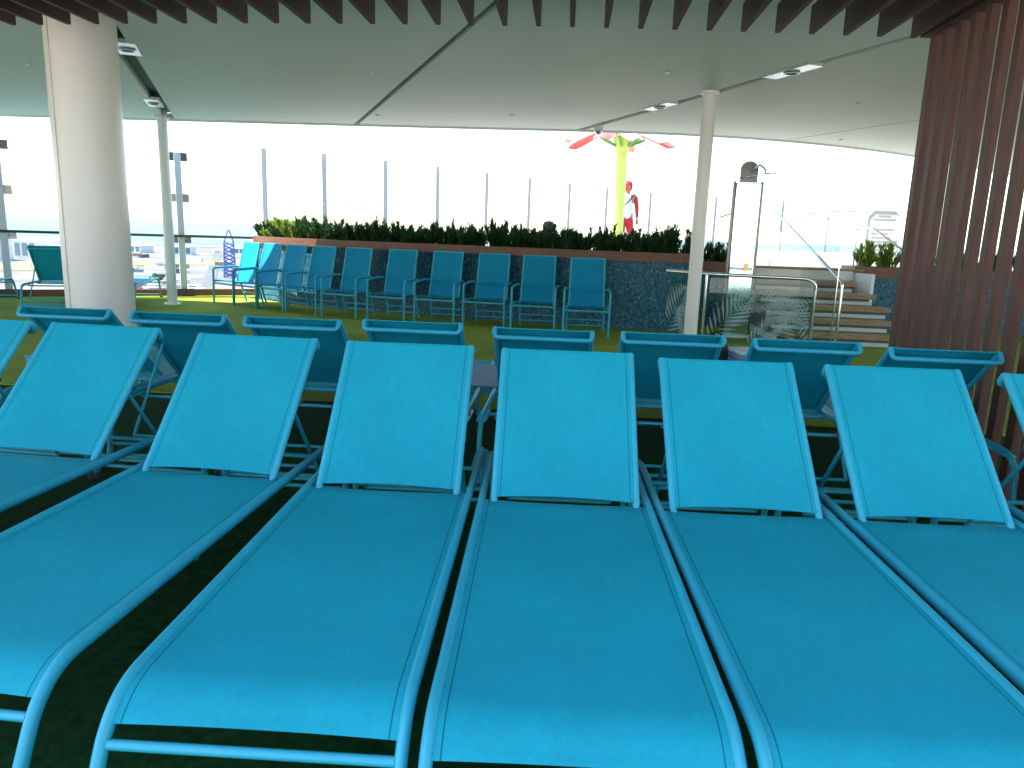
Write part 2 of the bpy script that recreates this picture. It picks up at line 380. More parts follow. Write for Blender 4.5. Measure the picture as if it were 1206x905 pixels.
slots = [(-7.4, .06), (-4.2, .08), (-1.02, .17), (1.82, .075), (5.10, .13), (8.39, .035), (11.7, .06)]
prev = None; bounds = []
for i in range(len(slots)+1):
    lo = None if i == 0 else slots[i-1][0]+slots[i-1][1]/2; hi = None if i == len(slots) else slots[i][0]-slots[i][1]/2
    p = region
    if lo is not None: p = clip(p, lo, True)
    if hi is not None: p = clip(p, hi, False)
    if len(p) > 2: MB().prism(p, ZC, ZC+.10).build('panel', canopyw, canopy)
for c, wd in slots:
    p = clip(clip(region, c-wd/2-.03, True), c+wd/2+.03, False)
    if len(p) > 2: MB().prism(p, ZC+.104, ZC+.16).build('slot_channel', slotdark, canopy)
struct_roof = MB().prism([(x, y-.15 if y > 5 else y+.1) for x, y in region], ZC+.165, ZC+.28).build('roof_deck', canopyw, canopy)
ed = [Vector((p.x, p.y+.03, ZC+.07)) for p in edge]
MB().tube(ed, .022, .10, n=8).build('fascia', white, canopy, 40)
dv = Vector((-.41, .912, 0))
for (x, y, ln, wd) in ((2.07, 7.82, .66, .17), (1.05, 9.94, .60, .16), (-4.38, 7.38, .55, .2), (-5.95, 10.6, .7, .2)):
    mt = Matrix.Translation((x, y, ZC-.012)) @ Matrix.Rotation(math.atan2(dv.y, dv.x), 4, 'Z')
    pl = MB().box((-ln/2, -wd/2, 0), (ln/2, wd/2, .04), mt).build('downlight_plate', plate, canopy)
    MB().tube([mt @ Vector((.07*math.cos(a), .07*math.sin(a), -.004)) for a in [2*math.pi*k/20 for k in range(21)]], .012, n=6).build('ring', graysteel, pl, 40)
for x, y in ((-2.2, 8.3), (-2.9, 11.2), (.9, 8.0), (-.9, 10.9), (3.3, 9.4), (-7.2, 10.9), (4.2, 12.6), (-6.0, 8.2)):
    MB().cyl((x, y), .03, ZC-.02, ZC-.001, 12).build('sprinkler', canopyw, canopy, 40)
pm = MB(); pm.tube([(.35, 11.75, ZC-.02), (.35, 11.75, ZC-.08)], .07, n=14); pm.tube([(.35, 11.75, ZC-.08), (.36, 11.74, ZC-.13)], .06, n=14, rad=[1, .5]); pm.build('camera_dome', graysteel, canopy, 40)

# slatted ceiling strip
sc = thing('slatted_ceiling', 'row of dark brown wooden slats hanging below the canopy', 'slatted ceiling', (0, 0, 0))
slat_me = MB().box((-.016, 0, 0), (.016, 1.9, .17)).mesh('slat', None, slat_wood)
for k in range(31):
    link('slat', slat_me, sc, (2.17-.222*k, 5.22-1.9+.16*((k-13)/13.)**2*.9, 2.70))
MB().box((-4.7, 3.6, 2.872), (2.3, 3.7, 2.95)).build('carrier', slat_wood, sc); MB().box((-4.7, 4.2, 2.872), (2.3, 4.3, 2.95)).build('carrier', slat_wood, sc)
for x in (-4.4, -2.2, 0, 2.0):
    for y in (3.65, 4.25): MB().cyl((x, y), .01, 2.951, ZC, 8).build('hanger', graysteel, sc)

# slatted screen
ss = thing('slatted_screen', 'tall screen of upright dark brown wooden fins at the end of lounger rows', 'screen', (2.28, 3.4, 0))
fin_me = MB().box((-.024, -.031, .03), (.024, .031, 2.69)).mesh('fin', None, fin_wood)
for k in range(12):
    f = link('fin', fin_me, ss, (random.uniform(-.003, .003), .05+.166*k, 0), (0, 0, R(random.uniform(-1.2, 1.2))))
MB().box((-.05, -.05, 0), (.05, 1.95, .029)).build('bottom_rail', graysteel, ss)
MB().box((-.07, -.05, 2.70), (.06, 1.95, 2.74)).build('top_rail', slat_wood, ss)
MB().tube([(.075, .40, .03), (.075, .40, 2.69)], .014, n=10).build('tie_rod', chrome, ss, 40)

# column and poles
col = thing('column', 'thick round cream column with a vertical seam rising through canopy', 'column', (-4.17, 6.35, 0))
MB().cyl((0, 0), .275, 0, ZC+.4, 48).build('shaft', cream, col, 40)
MB().tube([(-.11, -.252, .01), (-.11, -.252, ZC)], .006, n=6).build('seam', mat('seam_grey', (.5, .47, .44), .5), col)
MB().cyl((0, 0), .305, 0.001, .05, 48, .31).build('base_ring', cream, col, 40)
for x, y, l in ((1.49, 8.92, 'slim white pole standing in front of the glass balustrade'), (-6.59, 11.95, 'slim white pole standing by the deck railing near the thick column')):
    po = thing('pole', l, 'pole', (x, y, 0))
    MB().cyl((0, 0), .078, 0, ZC+.12, 28).build('shaft', cream if x > 0 else white, po, 40)
    MB().cyl((0, 0), .13, .001, .025, 28).build('base_plate', white, po, 40)
    MB().cyl((0, 0), .105, ZC-.03, ZC-.001, 28).build('cap', white, po, 40)

# ------------------------------------------------------------------ sun loungers
HW = .315          # rail centre
def rail_profile():
    return fillet([(0, 2.06, 0), (0, 1.985, .365), (0, -.03, .365), (0, -.22, 0)], .12, 18)
prof = rail_profile()
def make_lounger(angle, label, group, tint=sling):
    L = thing('sun_lounger', label, 'sun lounger', group=group)
    for s in (-1, 1):
        MB().tube([(s*HW, p.y, p.z) for p in prof], .0145, .0195, ref=(1, 0, 0), n=12).build('side_rail', frame, L, 50)
        for yy in (2.06, -.22):
            MB().tube([(s*HW, yy, 0.0), (s*HW, yy+(-.006 if yy > 1 else .006), .03)], .021, .027, ref=(1, 0, 0), n=12).build('foot_cap', rubber, L, 40)
    def bar(p0, p1, r=.011, name='crossbar'):
        return MB().tube([p0, p1], r, n=8).build(name, frame, L, 50)
    w_ = HW-.012
    bar((-w_, -.072, .284), (w_, -.072, .284), .0115); bar((-w_, 2.035, .13), (w_, 2.035, .13)); bar((-w_, 2.047, .07), (w_, 2.047, .07))
    bar((-w_, -.189, .06), (w_, -.189, .06), .010)
    bar((-w_, 1.325, .345), (w_, 1.325, .345), .012); bar((-w_, .65, .335), (w_, .65, .335), .012)
    bar((-w_, 1.72, .335), (w_, 1.72, .335), .010)
    # seat sling follows the rails and rolls over the foot end
    sp = [p for p in prof if (p.y < 1.27) and p.z > .306 and p.y > -.14]
    ys = [Vector((0, 1.315, .362))] + [Vector((0, 1.295-(1.295-.14)*k/14, .372)) for k in range(0, 14)] + [Vector((0, p.y, p.z+.007)) for p in sp if p.y < .13]
    P = []
    for i, p in enumerate(ys):
        row = []; e = min(1, min(i, len(ys)-1-i)/4+.25)
        for j in range(13):
            u = j/12*2-1; sag = .011*(1-u*u)*e; bow = (.0 if i == 0 else (.006*(1-u*u) if i == len(ys)-1 else 0))
            yy = p.y - bow if i == 0 else p.y + bow; zz = p.z - sag + (.004 if i == len(ys)-1 else 0)*(1-u*u)
            row.append((u*(HW-.010), yy, zz))
        P.append(row)
    MB().sheet(P, .004).build('seat_sling', tint, L, 60)
    # backrest, turning about the hinge bar
    BL, BW = .69, .268
    P = []
    for i in range(17):
        v = i/16; row = []
        for j in range(13):
            u = j/12*2-1; env = math.sin(math.pi*min(1, max(0, v)))*.5+.5
            bow = .013*(1-u*u)
            yy = .006 + (BL-.008)*v + (bow if i == 0 else (-bow*.4 if i == 16 else 0))
            row.append((u*(BW-.006), yy, .009-.012*(1-u*u)*env))
        P.append(row)
    B = MB().sheet(P, .004).build('back_sling', tint, L, 60, loc=(0, 1.30, .375), rot=(angle, 0, 0))
    for s in (-1, 1): MB().tube([(s*BW, -.035, 0), (s*BW, -.02, 0), (s*BW, BL-.01, 0), (s*BW, BL, 0)], .0135, .0135, ref=(1, 0, 0), n=12, rad=[.6, 1, 1, .8]).build('back_tube', frame, B, 50)
    hb = fillet([(-BW, BL-.004, 0), (-BW, BL-.012, -.055), (BW, BL-.012, -.055), (BW, BL-.004, 0)], .045, 6)
    MB().tube(hb, .0135, n=10).build('head_bar', frame, B, 50)
    MB().tube([(-BW, BL, 0), (BW, BL, 0)], .004, n=6).build('top_hem', tint, B, 50)
    # prop stay
    ca, sa = math.cos(angle), math.sin(angle); my, mz = 1.30+.36*ca+.02*sa, .375+.36*sa-.02*ca
    for s in (-1, 1): bar((s*.235, my, mz), (s*.235, 1.93, .15), .0095, 'prop_stay')
    bar((-.235, 1.93, .15), (.235, 1.93, .15), .0095, 'prop_foot')
    for s in (-1, 1):
        MB().tube([(s*HW, 1.70, .352), (s*HW, 1.95, .352)], .010, .030, ref=(0, 0, 1), n=8).build('notch_plate', frame, L, 50)
        MB().tube([(s*(BW+.012), my, mz), (s*(BW+.022), my, mz)], .009, n=8).build('bolt', rubber, L, 50)
    return L
front = [(-2.88, 2.90, -4.5, 45), (-2.215, 2.86, -3.8, 45), (-1.40, 2.74, -1.6, 45), (-.655, 2.68, 1.9, 46), (.03, 2.65, 2.0, 46.5), (.70, 2.65, 2.4, 45), (1.39, 2.67, 2.4, 45), (2.10, 2.66, 2.6, 45)]
G1 = 'turquoise loungers in the row with whole seats in view'
G2 = 'turquoise loungers in the row turned towards the planter'
proto = make_lounger(R(47), '', G1)
def place(pr, used, hx, hy, rz, ang, label, group):
    o = pr if not used else copy_tree(pr)
    a = rz; o.rotation_euler = (0, 0, a); o.location = (hx + math.sin(a)*1.30, hy - math.cos(a)*1.30, 0)
    o['label'] = label; o['group'] = group
    for ch in o.children:
        if ch.name.startswith('back_sling'): ch.rotation_euler = (ang, 0, 0)
    return o
for i, (hx, hy, rz, an) in enumerate(front):
    k = 8-i
    place(proto, i, hx, hy, R(rz), R(an), 'turquoise sling lounger with its long seat in view, %s from the slatted screen' % ORD[k], G1)
back = [(-2.90, 4.58, 0), (-2.215, 4.56, 1), (-1.53, 4.53, 0), (-.85, 4.52, .5), (-.12, 4.55, 0), (.58, 4.52, .4), (1.27, 4.46, .3), (1.935, 4.38, 0)]
for i, (hx, hy, rz) in enumerate(back):
    k = 8-i
    place(proto, 1, hx, hy, math.pi+R(rz), R(44+random.uniform(-1.2, 1.2)), 'turquoise lounger showing the rear of its raised backrest, %s from the slatted screen' % ORD[k], G2)
G3 = 'turquoise loungers by the glass railing'
place(proto, 1, -8.02, 11.2, R(200), R(54), 'turquoise lounger by the glass railing, its backrest raised beside the thick column', G3)
place(proto, 1, -7.17, 11.5, R(200), R(4), 'turquoise lounger by the glass railing, only its foot showing past the thick column', G3)
place(proto, 1, -9.0, 10.3, R(200), R(40), 'turquoise lounger by the glass railing next to a railing post', G3)
for o in [o for o in bpy.data.objects if o.name.startswith('sun_lounger')][-3:]: pass
# the two side loungers point their feet to the railing: shift so feet land inside the deck

# side tables
def side_table(x, y, label, rz=0):
    t = thing('side_table', label, 'side table', (x, y, 0), rz, 'low square tables between the loungers')
    MB().box((-.17, -.40, .372), (.17, .40, .39)).build('table_top', tabletop, t, bevel=.006)
    MB().box((-.16, -.39, .335), (.16, .39, .3715)).build('apron', frame, t)
    for sx in (-1, 1):
        for sy in (-1, 1): MB().box((sx*.145-.012, sy*.375-.012, 0), (sx*.145+.012, sy*.375+.012, .3345)).build('leg', frame, t)
side_table(-.485, 5.05, 'low blue grey side table between two loungers facing the middle of planter wall')
side_table(-3.62, 5.3, 'low blue grey side table past the end of the second lounger row', R(-8))

# bag and towel past the second row
side_table(1.42, 6.12, 'low blue grey side table carrying a black bag and folded towel', R(90))
bg_ = thing('bag', 'small black bag lying beside a folded blue grey towel', 'bag', (1.24, 6.10, .391))
b_ = MB(); b_.tube([(0, 0, z) for z in (0, .03, .10, .15, .18)], .10, .075, ref=(1, 0, 0), n=16, rad=[.85, 1, 1, .8, .5]); b_.build('body', blackf, bg_, 60)
MB().tube(catmull([(-.05, 0, .16), (-.045, .02, .21), (0, .03, .235), (.045, .02, .21), (.05, 0, .16)], 5), .008, n=6).build('handle', blackf, bg_, 60)
tw = thing('towel', 'folded blue grey towel lying beside the small black bag', 'towel', (1.52, 6.12, .391), R(12))
for k in range(3): MB().box((-.15+random.uniform(-.01,.01), -.13, .001+.037*k), (.15+random.uniform(-.01,.01), .13, .036+.037*k)).build('fold', bluefab if k < 2 else whitef, tw, bevel=.012)

# ------------------------------------------------------------------ armchairs along the planter wall
def make_chair():
    c = thing('armchair', '', 'armchair', group='high-backed armchairs along the planter wall')
    X = .315
    for s in (-1, 1):
        MB().tube(fillet([(s*X, -.30, 0), (s*X, -.29, .60), (s*X, .12, .625), (s*.245, .26, .60)], .05), .019, .016, n=8).build('arm', frame, c, 50)
        MB().tube([(s*.27, .30, 0), (s*.265, .17, .40)], .016, n=8).build('rear_leg', frame, c, 50)
        MB().tube([(s*.245, .11, .36), (s*.235, .29, 1.05)], .0165, n=8).build('back_post', frame, c, 50)
        MB().tube([(s*.29, -.285, .385), (s*.265, .17, .365)], .015, n=8).build('seat_rail', frame, c, 50)
    def bar(p, q, r=.013): MB().tube([p, q], r, n=8).build('crossbar', frame, c, 50)
    bar((-X, -.29, .345), (X, -.29, .345), .016); bar((-.265, .17, .36), (.265, .17, .36)); bar((-.235, .29, 1.045), (.235, .29, 1.045), .012)
    bar((-.268, .275, .08), (.268, .275, .08), .009); bar((-.268, .24, .17), (.268, .24, .17), .009)
    P = [[(u*.282, -.285+.45*v, .392-.02*v-.012*(1-u*u)*math.sin(math.pi*v)) for u in [j/6*2-1 for j in range(7)]] for v in [k/6 for k in range(7)]]
    MB().sheet(P, .004).build('seat_sling', chair_sling, c, 60)
    P = [[(u*(.238-.008*v), .115+.175*v-.006+.012*(1-u*u)*math.sin(math.pi*v), .375+.675*v) for u in [j/6*2-1 for j in range(7)]] for v in [k/8 for k in range(9)]]
    MB().sheet(P, .004).build('back_sling', chair_sling, c, 60)
    return c
ch0 = make_chair()
fronts = [(-5.89, 12.34), (-5.39, 12.07), (-4.84, 11.79), (-4.22, 11.49), (-3.52, 11.22), (-2.74, 11.05), (-1.98, 10.95), (-1.22, 10.85), (-.48, 10.62), (.28, 10.24)]
rots = [-35, -33, -29, -23, -18, -15, -12, -9, -5, 0]
for i, ((x, y), rz) in enumerate(zip(fronts, rots)):
    c = ch0 if i == 0 else copy_tree(ch0); k = 10-i
    a = R(rz); c.rotation_euler = (0, 0, a); c.location = (x - math.sin(a)*.30, y + math.cos(a)*.30, 0)
    c['label'] = 'high-backed turquoise armchair along the planter wall, %s from the glass balustrade' % ORD[k]

# ------------------------------------------------------------------ planter wall
pw = thing('planter_wall', 'curved blue mosaic planter wall with a brown wooden top band', 'planter', (0, 0, 0))
def wallstrip(path, d0, d1, z0, z1):
    a = offset2(path, d0); b = offset2(path, d1); n = len(a); m = MB()
    vs = [(p.x, p.y, z) for z in (z0, z1) for q_ in (a, b) for p in q_]; fs = []
    for i in range(n-1):
        fs += [(i, i+1, 2*n+i+1, 2*n+i), (n+i, 3*n+i, 3*n+i+1, n+i+1), (2*n+i, 2*n+i+1, 3*n+i+1, 3*n+i), (i, n+i, n+i+1, i+1)]
    fs += [(0, 2*n, 3*n, n), (n-1, 2*n-1, 4*n-1, 3*n-1)]
    return m.add(vs, fs)
wallstrip(wall_path, 0, -.08, 0, 1.02).build('mosaic_face', mosaic, pw, 30)
wallstrip(wall_path, -.42, -.50, 0, 1.10).build('rear_wall', white, pw, 30)
wallstrip(wall_path, -.081, -.419, .6, 1.06).build('soil', soil, pw, 30)
segs = [(0, 12), (12, 24), (24, len(wall_path)-1)]
for a, b in segs:
    wallstrip(wall_path[a:b+1], .045, -.085, 1.021, 1.155).build('wood_band', band_wood, pw, 30)
for e, s in ((wall_path[-1], -1), (wall_path[0], 1)):
    pass
n_ = len(wall_path); A_ = offset2(wall_path, .045); B_ = offset2(wall_path, -.50)
for k in (0, n_-1):
    d = (B_[k]-A_[k]); L_ = d.length; m = Matrix.Translation((A_[k].x, A_[k].y, 0)) @ Matrix.Rotation(math.atan2(d.y, d.x), 4, 'Z')
    s = 1 if k else -1
    y0, y1 = (.003, .06) if k == 0 else (-.06, -.003)
    MB().box((0, y0, 0), (L_, y1, 1.02), m).build('end_wall', mosaic, pw); MB().box((-.004, y0-.004, 1.021), (L_+.004, y1+.004, 1.158), m).build('end_band', band_wood, pw)

# shrubs
def shrub_mesh(seed, mtl, h=.30, r=.24, n=420, blade=.085):
    rr = random.Random(seed); m = MB()
    tips = []
    for k in range(26):
        a = rr.uniform(0, 6.28); q_ = r*math.sqrt(rr.random())
        tips.append((q_*math.cos(a), q_*math.sin(a)*.75, h*rr.uniform(.45, 1.0)*(1-.35*(q_/r)**2)))
    for k in range(n):
        tx, ty, tz = rr.choice(tips); v = rr.random()**.6
        base = Vector((tx*(.45+.55*v), ty*(.45+.55*v), tz*v))
        d = Vector((tx*1.6+rr.gauss(0, .35), ty*1.6+rr.gauss(0, .35), .55+rr.random()*.9)).normalized()
        s = d.cross(Vector((rr.gauss(0,1), rr.gauss(0,1), rr.gauss(0,1)))).normalized()*blade*.075
        L_ = blade*rr.uniform(.5, 1.1); mid = base + d*L_*.5 + Vector((0, 0, -.004))
        m.add([base, mid - s, base + d*L_, mid + s], [(0, 1, 2, 3)])
    return m.mesh('foliage', None, mtl)
def stem_mesh(r=.2):
    m = MB(); rr = random.Random(3)
    for k in range(5):
        a = k*1.26; m.tube([(0, 0, -.03), (.06*math.cos(a), .05*math.sin(a), .08), (r*.7*math.cos(a), r*.5*math.sin(a), .19)], .007, n=5, rad=[1, .8, .4])
    return m.mesh('stem', 40, stemm)
sd_meshes = [shrub_mesh(k, leafd, .37+.04*(k % 3), .27, 1500, .10) for k in range(5)]
sy_meshes = [shrub_mesh(40+k, leafy, .36, .26, 1300, .11) for k in range(2)]
st_me = stem_mesh()
mid = offset2(wall_path, -.25)
cum = [0]
for i in range(1, len(mid)): cum.append(cum[-1]+(mid[i]-mid[i-1]).length)
def along(s):
    for i in range(1, len(mid)):
        if cum[i] >= s: k = (s-cum[i-1])/(cum[i]-cum[i-1]); return mid[i-1].lerp(mid[i], k)
    return mid[-1]
total = cum[-1]; ns = 36
for k in range(ns):
    s = .12+(total-.24)*k/(ns-1); p = along(s); sun_tint = k in (ns-2, ns-3, ns-5)
    me = random.choice(sy_meshes if sun_tint else sd_meshes)
    lab = 'feathery shrub coloured yellow green as if sunlit near the end of the planter wall' if sun_tint else 'dark green feathery shrub in the row on top of the planter wall'
    t = thing('shrub', lab, 'shrub', (p.x, p.y, 1.055), random.uniform(0, 6.28), 'shrubs coloured as if sunlit in planter wall' if sun_tint else 'dark shrubs along the planter wall')
    z = random.uniform(.95, 1.3)*(1.15 if k % 7 == 2 else 1); t.scale = (1.15, 1.15, z)
    link('foliage', me, t); link('stem', st_me, t)

# dry tuft
dt = thing('dry_plant', 'dry straw coloured tuft rising behind dark shrubs', 'plant', (-5.1, 14.5, .95))
m = MB(); rr = random.Random(5)
for k in range(200):
    a = rr.uniform(0, 6.28); el = rr.uniform(.5, 1.5); d = Vector((math.cos(a)*math.cos(el), math.sin(a)*math.cos(el), math.sin(el))); s = d.cross(Vector((rr.gauss(0,1), rr.gauss(0,1), .1))).normalized()*.006
    b0 = Vector((0, 0, .35)); m.add([b0-s, b0+s, b0+d*rr.uniform(.12, .24)], [(0, 1, 2)])
m.build('blades', strawm, dt); MB().cyl((0, 0), .035, 0, .38, 10).build('trunk', stemm, dt, 40); MB().cyl((0, 0), .16, 0, .22, 20, .2).build('pot', white, dt, 40)

# ------------------------------------------------------------------ railing with glass windscreen at the left
gr = thing('glass_railing', 'tall glass windscreen with pale posts and a dark handrail at deck edge', 'railing', (0, 0, 0))
for i, (x, y) in enumerate(rail_line):
    if i == len(rail_line)-1: continue
    a = math.atan2(1.39, 2.25); m = Matrix.Translation((x, y, 0)) @ Matrix.Rotation(a, 4, 'Z')
    po = MB().box((-.055, -.05, 0), (.055, .05, 2.58), m).build('post', postw, gr)
    for z in (.98, 1.72, 2.45): MB().box((-.17, .052, z), (.17, .066, z+.15), m).build('clamp', darksteel, po)
    MB().box((-.17, -.1, 0), (.17, -.051, .14), m).build('shoe', darkrail, po)
for i in range(len(rail_line)-1):
    (x0, y0), (x1, y1) = rail_line[i], rail_line[i+1]; L_ = math.hypot(x1-x0, y1-y0); m = Matrix.Translation((x0, y0, 0)) @ Matrix.Rotation(math.atan2(y1-y0, x1-x0), 4, 'Z')
    MB().box((.06, -.008, .16), (L_-.06, .004, 2.55 if i < 5 else 1.06), m).build('pane', glass, gr)
    MB().box((0, .052, 0), (L_, .11, .12), m).build('kerb', band_wood, gr)
    MB().tube([m @ Vector((0, -.085, 1.11)), m @ Vector((L_, -.085, 1.11))], .024, n=8).build('handrail', darkrail, gr, 40)

# upper windscreen
uw = thing('windscreen', 'long clear windscreen with thin grey posts around the upper deck', 'windscreen', (0, 0, .95))
for i, (x, y) in enumerate(screen_line):
    MB().box((x-.055, y-.05, 0), (x+.055, y+.05, 2.6)).build('post', postg, uw)
    if i:
        x0, y0 = screen_line[i-1]; L_ = math.hypot(x-x0, y-y0); m = Matrix.Translation((x0, y0, 0)) @ Matrix.Rotation(math.atan2(y-y0, x-x0), 4, 'Z')
        MB().box((.08, -.006, .1), (L_-.08, .006, 2.5), m).build('pane', glass, uw)
        MB().tube([m @ Vector((0, -.12, 1.1)), m @ Vector((L_, -.12, 1.1))], .02, n=6).build('handrail', graysteel, uw, 40)
for k, (y, x) in enumerate(((14.4, -6.1), (16.9, -7.2), (19.4, -8.2))):
    pass

# ------------------------------------------------------------------ staircase at the right
stx = thing('staircase', 'teak staircase with pale risers leading up to the upper deck', 'staircase', (0, 0, 0))
nst = 5
right_x = [4.46, 4.55, 4.66, 4.58, 4.42]
ysb = [10.42, 10.78, 11.16, 11.54, 11.92, 12.44]
for k in range(nst):
    y0, y1 = ysb[k], ysb[k+1]; z = .16*(k+1)
    MB().box((2.95, y0-.03, z-.068), (right_x[k]+.05, y1-.004, z)).build('tread', teak, stx, bevel=.006)
    MB().box((2.95, y0+.03, z-.16+(.001 if k else 0)), (right_x[k], y0+.05, z-.108)).build('riser', riserm, stx)
    MB().box((2.95, y0+.06, z-.159), (right_x[k]-.02, y0+.075, z-.069)).build('shadow_board', slotdark, stx)  # dark board stands in for the shadow under each tread
MB().box((2.95, 12.445, .80), (4.6, 12.448, .95)).build('riser', white, stx)
MB().box((2.95, 12.40, .951), (4.75, 12.80, .985)).build('landing_tread', teak, stx, bevel=.006)
MB().box((2.90, 10.5, 0), (2.946, 12.44, .08)).build('stringer', white, stx)
m = MB(); arc = [Vector((4.72, 12.0, 0)), Vector((4.68, 12.15, 0)), Vector((4.62, 12.3, 0)), Vector((4.60, 12.44, 0))]
a_ = catmull(arc, 5); m = wallstrip(a_, 0, -.05, 0, .93); m.build('curved_cheek', white, stx, 40)
# stair handrails
hr = thing('stair_handrail', 'chrome tube handrail running up the teak stairs', 'handrail', (0, 0, 0))
MB().tube(fillet([(3.72, 10.42, .0), (3.72, 10.42, .86), (3.22, 12.55, 1.93), (2.95, 12.9, 1.93), (2.5, 13.0, 1.75)], .05), .021, n=10).build('rail', chrome, hr, 50)
MB().tube([(3.3, 12.6, .96), (3.3, 12.6, 1.86)], .016, n=8).build('post', chrome, hr, 50)
hr2 = thing('stair_handrail', 'chrome tube handrail ending above the shrub box beside the signboard', 'handrail', (0, 0, 0))
MB().tube(fillet([(5.5, 12.15, 1.12), (4.97, 12.9, 1.66), (4.85, 13.2, 1.66), (4.85, 13.2, .96)], .05), .02, n=10).build('rail', chrome, hr2, 50)
MB().tube([(5.45, 12.22, .9), (5.45, 12.22, 1.16)], .016, n=8).build('post', chrome, hr2, 50)
hr3 = thing('deck_handrail', 'thin chrome handrail crossing the top of the stairs on upper deck', 'handrail', (0, 0, 0))
MB().tube(fillet([(3.95, 14.6, .96), (3.95, 14.6, 1.55), (4.95, 15.6, 2.02), (6.2, 15.7, 2.02)], .05), .018, n=8).build('rail', chrome, hr3, 50)
for x, y in ((4.95, 15.6), (6.1, 15.7)): MB().tube([(x, y, .955), (x, y, 2.01)], .014, n=8).build('post', chrome, hr3, 50)
gp = thing('glass_screen', 'tall frameless glass panel with a bright edge beside teak stairs', 'glass panel', (0, 0, 0))
MB().box((3.42, 9.78, .04), (3.43, 11.3, 2.15)).build('pane', glass, gp)
MB().tube([(3.425, 9.775, .04), (3.425, 9.775, 2.15)], .009, n=8).build('edge_trim', chrome, gp, 50)
MB().box((3.40, 9.80, .0), (3.45, 11.3, .039)).build('shoe', graysteel, gp)

# right mosaic wall and planter box
rw = thing('planter_box', 'brown wooden planter box on blue mosaic wall beside the stairs', 'planter', (0, 0, 0))
MB().box((4.66, 12.5, 0), (9.5, 12.6, .85)).build('mosaic_face', mosaic, rw)
MB().box((4.62, 12.47, .852), (9.5, 12.55, 1.03)).build('wood_band', band_wood, rw); MB().box((4.62, 12.551, .852), (4.68, 13.1, 1.03)).build('end_band', band_wood, rw)
MB().box((4.681, 12.551, .86), (9.5, 13.05, .97)).build('soil', soil, rw); MB().box((4.681, 13.051, .952), (9.5, 13.1, 1.03)).build('rear_band', band_wood, rw)
for k in range(10):
    x = 4.95+.30*k+random.uniform(-.04, .04); sun_tint = k == 0
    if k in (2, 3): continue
    t = thing('shrub', 'leafy shrub coloured yellow green as if sunlit at the corner of wooden planter box' if sun_tint else 'green leafy shrub in the wooden planter box beside the stairs', 'shrub', (x, 12.8, .96), random.uniform(0, 6), None if sun_tint else 'green shrubs in box beside the stairs')
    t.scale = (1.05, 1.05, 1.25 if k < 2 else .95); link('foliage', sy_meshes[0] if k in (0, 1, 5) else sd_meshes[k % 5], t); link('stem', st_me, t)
lw = thing('planter_box', 'brown wooden planter box on mosaic wall behind the shower', 'planter', (0, 0, 0))
MB().box((1.75, 12.2, 0), (2.9, 12.28, .85)).build('mosaic_face', mosaic, lw)
MB().box((1.75, 12.15, .852), (2.93, 12.23, 1.03)).build('wood_band', band_wood, lw); MB().box((2.85, 12.231, .852), (2.93, 12.70, 1.03)).build('end_band', band_wood, lw)
MB().box((2.82, 12.281, 0), (2.898, 12.70, .85)).build('end_wall', mosaic, lw)
MB().box((1.75, 12.231, .86), (2.849, 12.66, .97)).build('soil', soil, lw); MB().box((1.75, 12.661, .852), (2.849, 12.70, 1.03)).build('rear_band', band_wood, lw)
for k in range(5):
    t = thing('shrub', 'dark green shrub in the wooden planter box behind the shower', 'shrub', (1.9+.21*k, 12.45, .96), random.uniform(0, 6), 'dark shrubs in box behind the shower')
    t.scale = (.85, .85, 1.0 if k < 4 else .7); link('foliage', sd_meshes[k % 5], t); link('stem', st_me, t)
sg = thing('signboard', 'white notice board with clipped top corners behind the planter box', 'sign', (5.86, 14.7, .95), R(-6))
MB().add([(-.28, 0, .1), (.28, 0, .1), (.28, 0, .95), (.2, 0, 1.06), (-.2, 0, 1.06), (-.28, 0, .95), (-.28, .03, .1), (.28, .03, .1), (.28, .03, .95), (.2, .03, 1.06), (-.2, .03, 1.06), (-.28, .03, .95)],
         [(0,1,2,3,4,5), (11,10,9,8,7,6)] + [(i, (i+1) % 6, 6+(i+1) % 6, 6+i) for i in range(6)]).build('board', signw, sg)
fr_ = [(-.28, .1), (.28, .1), (.28, .95), (.2, 1.06), (-.2, 1.06), (-.28, .95), (-.28, .1)]
MB().tube([(x, -.004, z) for x, z in fr_], .010, n=6).build('border', graysteel, sg)
for z, h, w0, w1 in [(.97, .028, -.11, .11), (.91, .016, -.19, .2)] + [(.28+.075*k, .012, -.2, .2-.05*(k % 3)) for k in range(7)]:
    MB().box((w0, -.006, z), (w1, -.002, z+h)).build('print_line', signg, sg)
MB().box((-.26, .032, 0), (-.22, .07, .9)).build('leg', graysteel, sg); MB().box((.22, .032, 0), (.26, .07, .9)).build('leg', graysteel, sg)

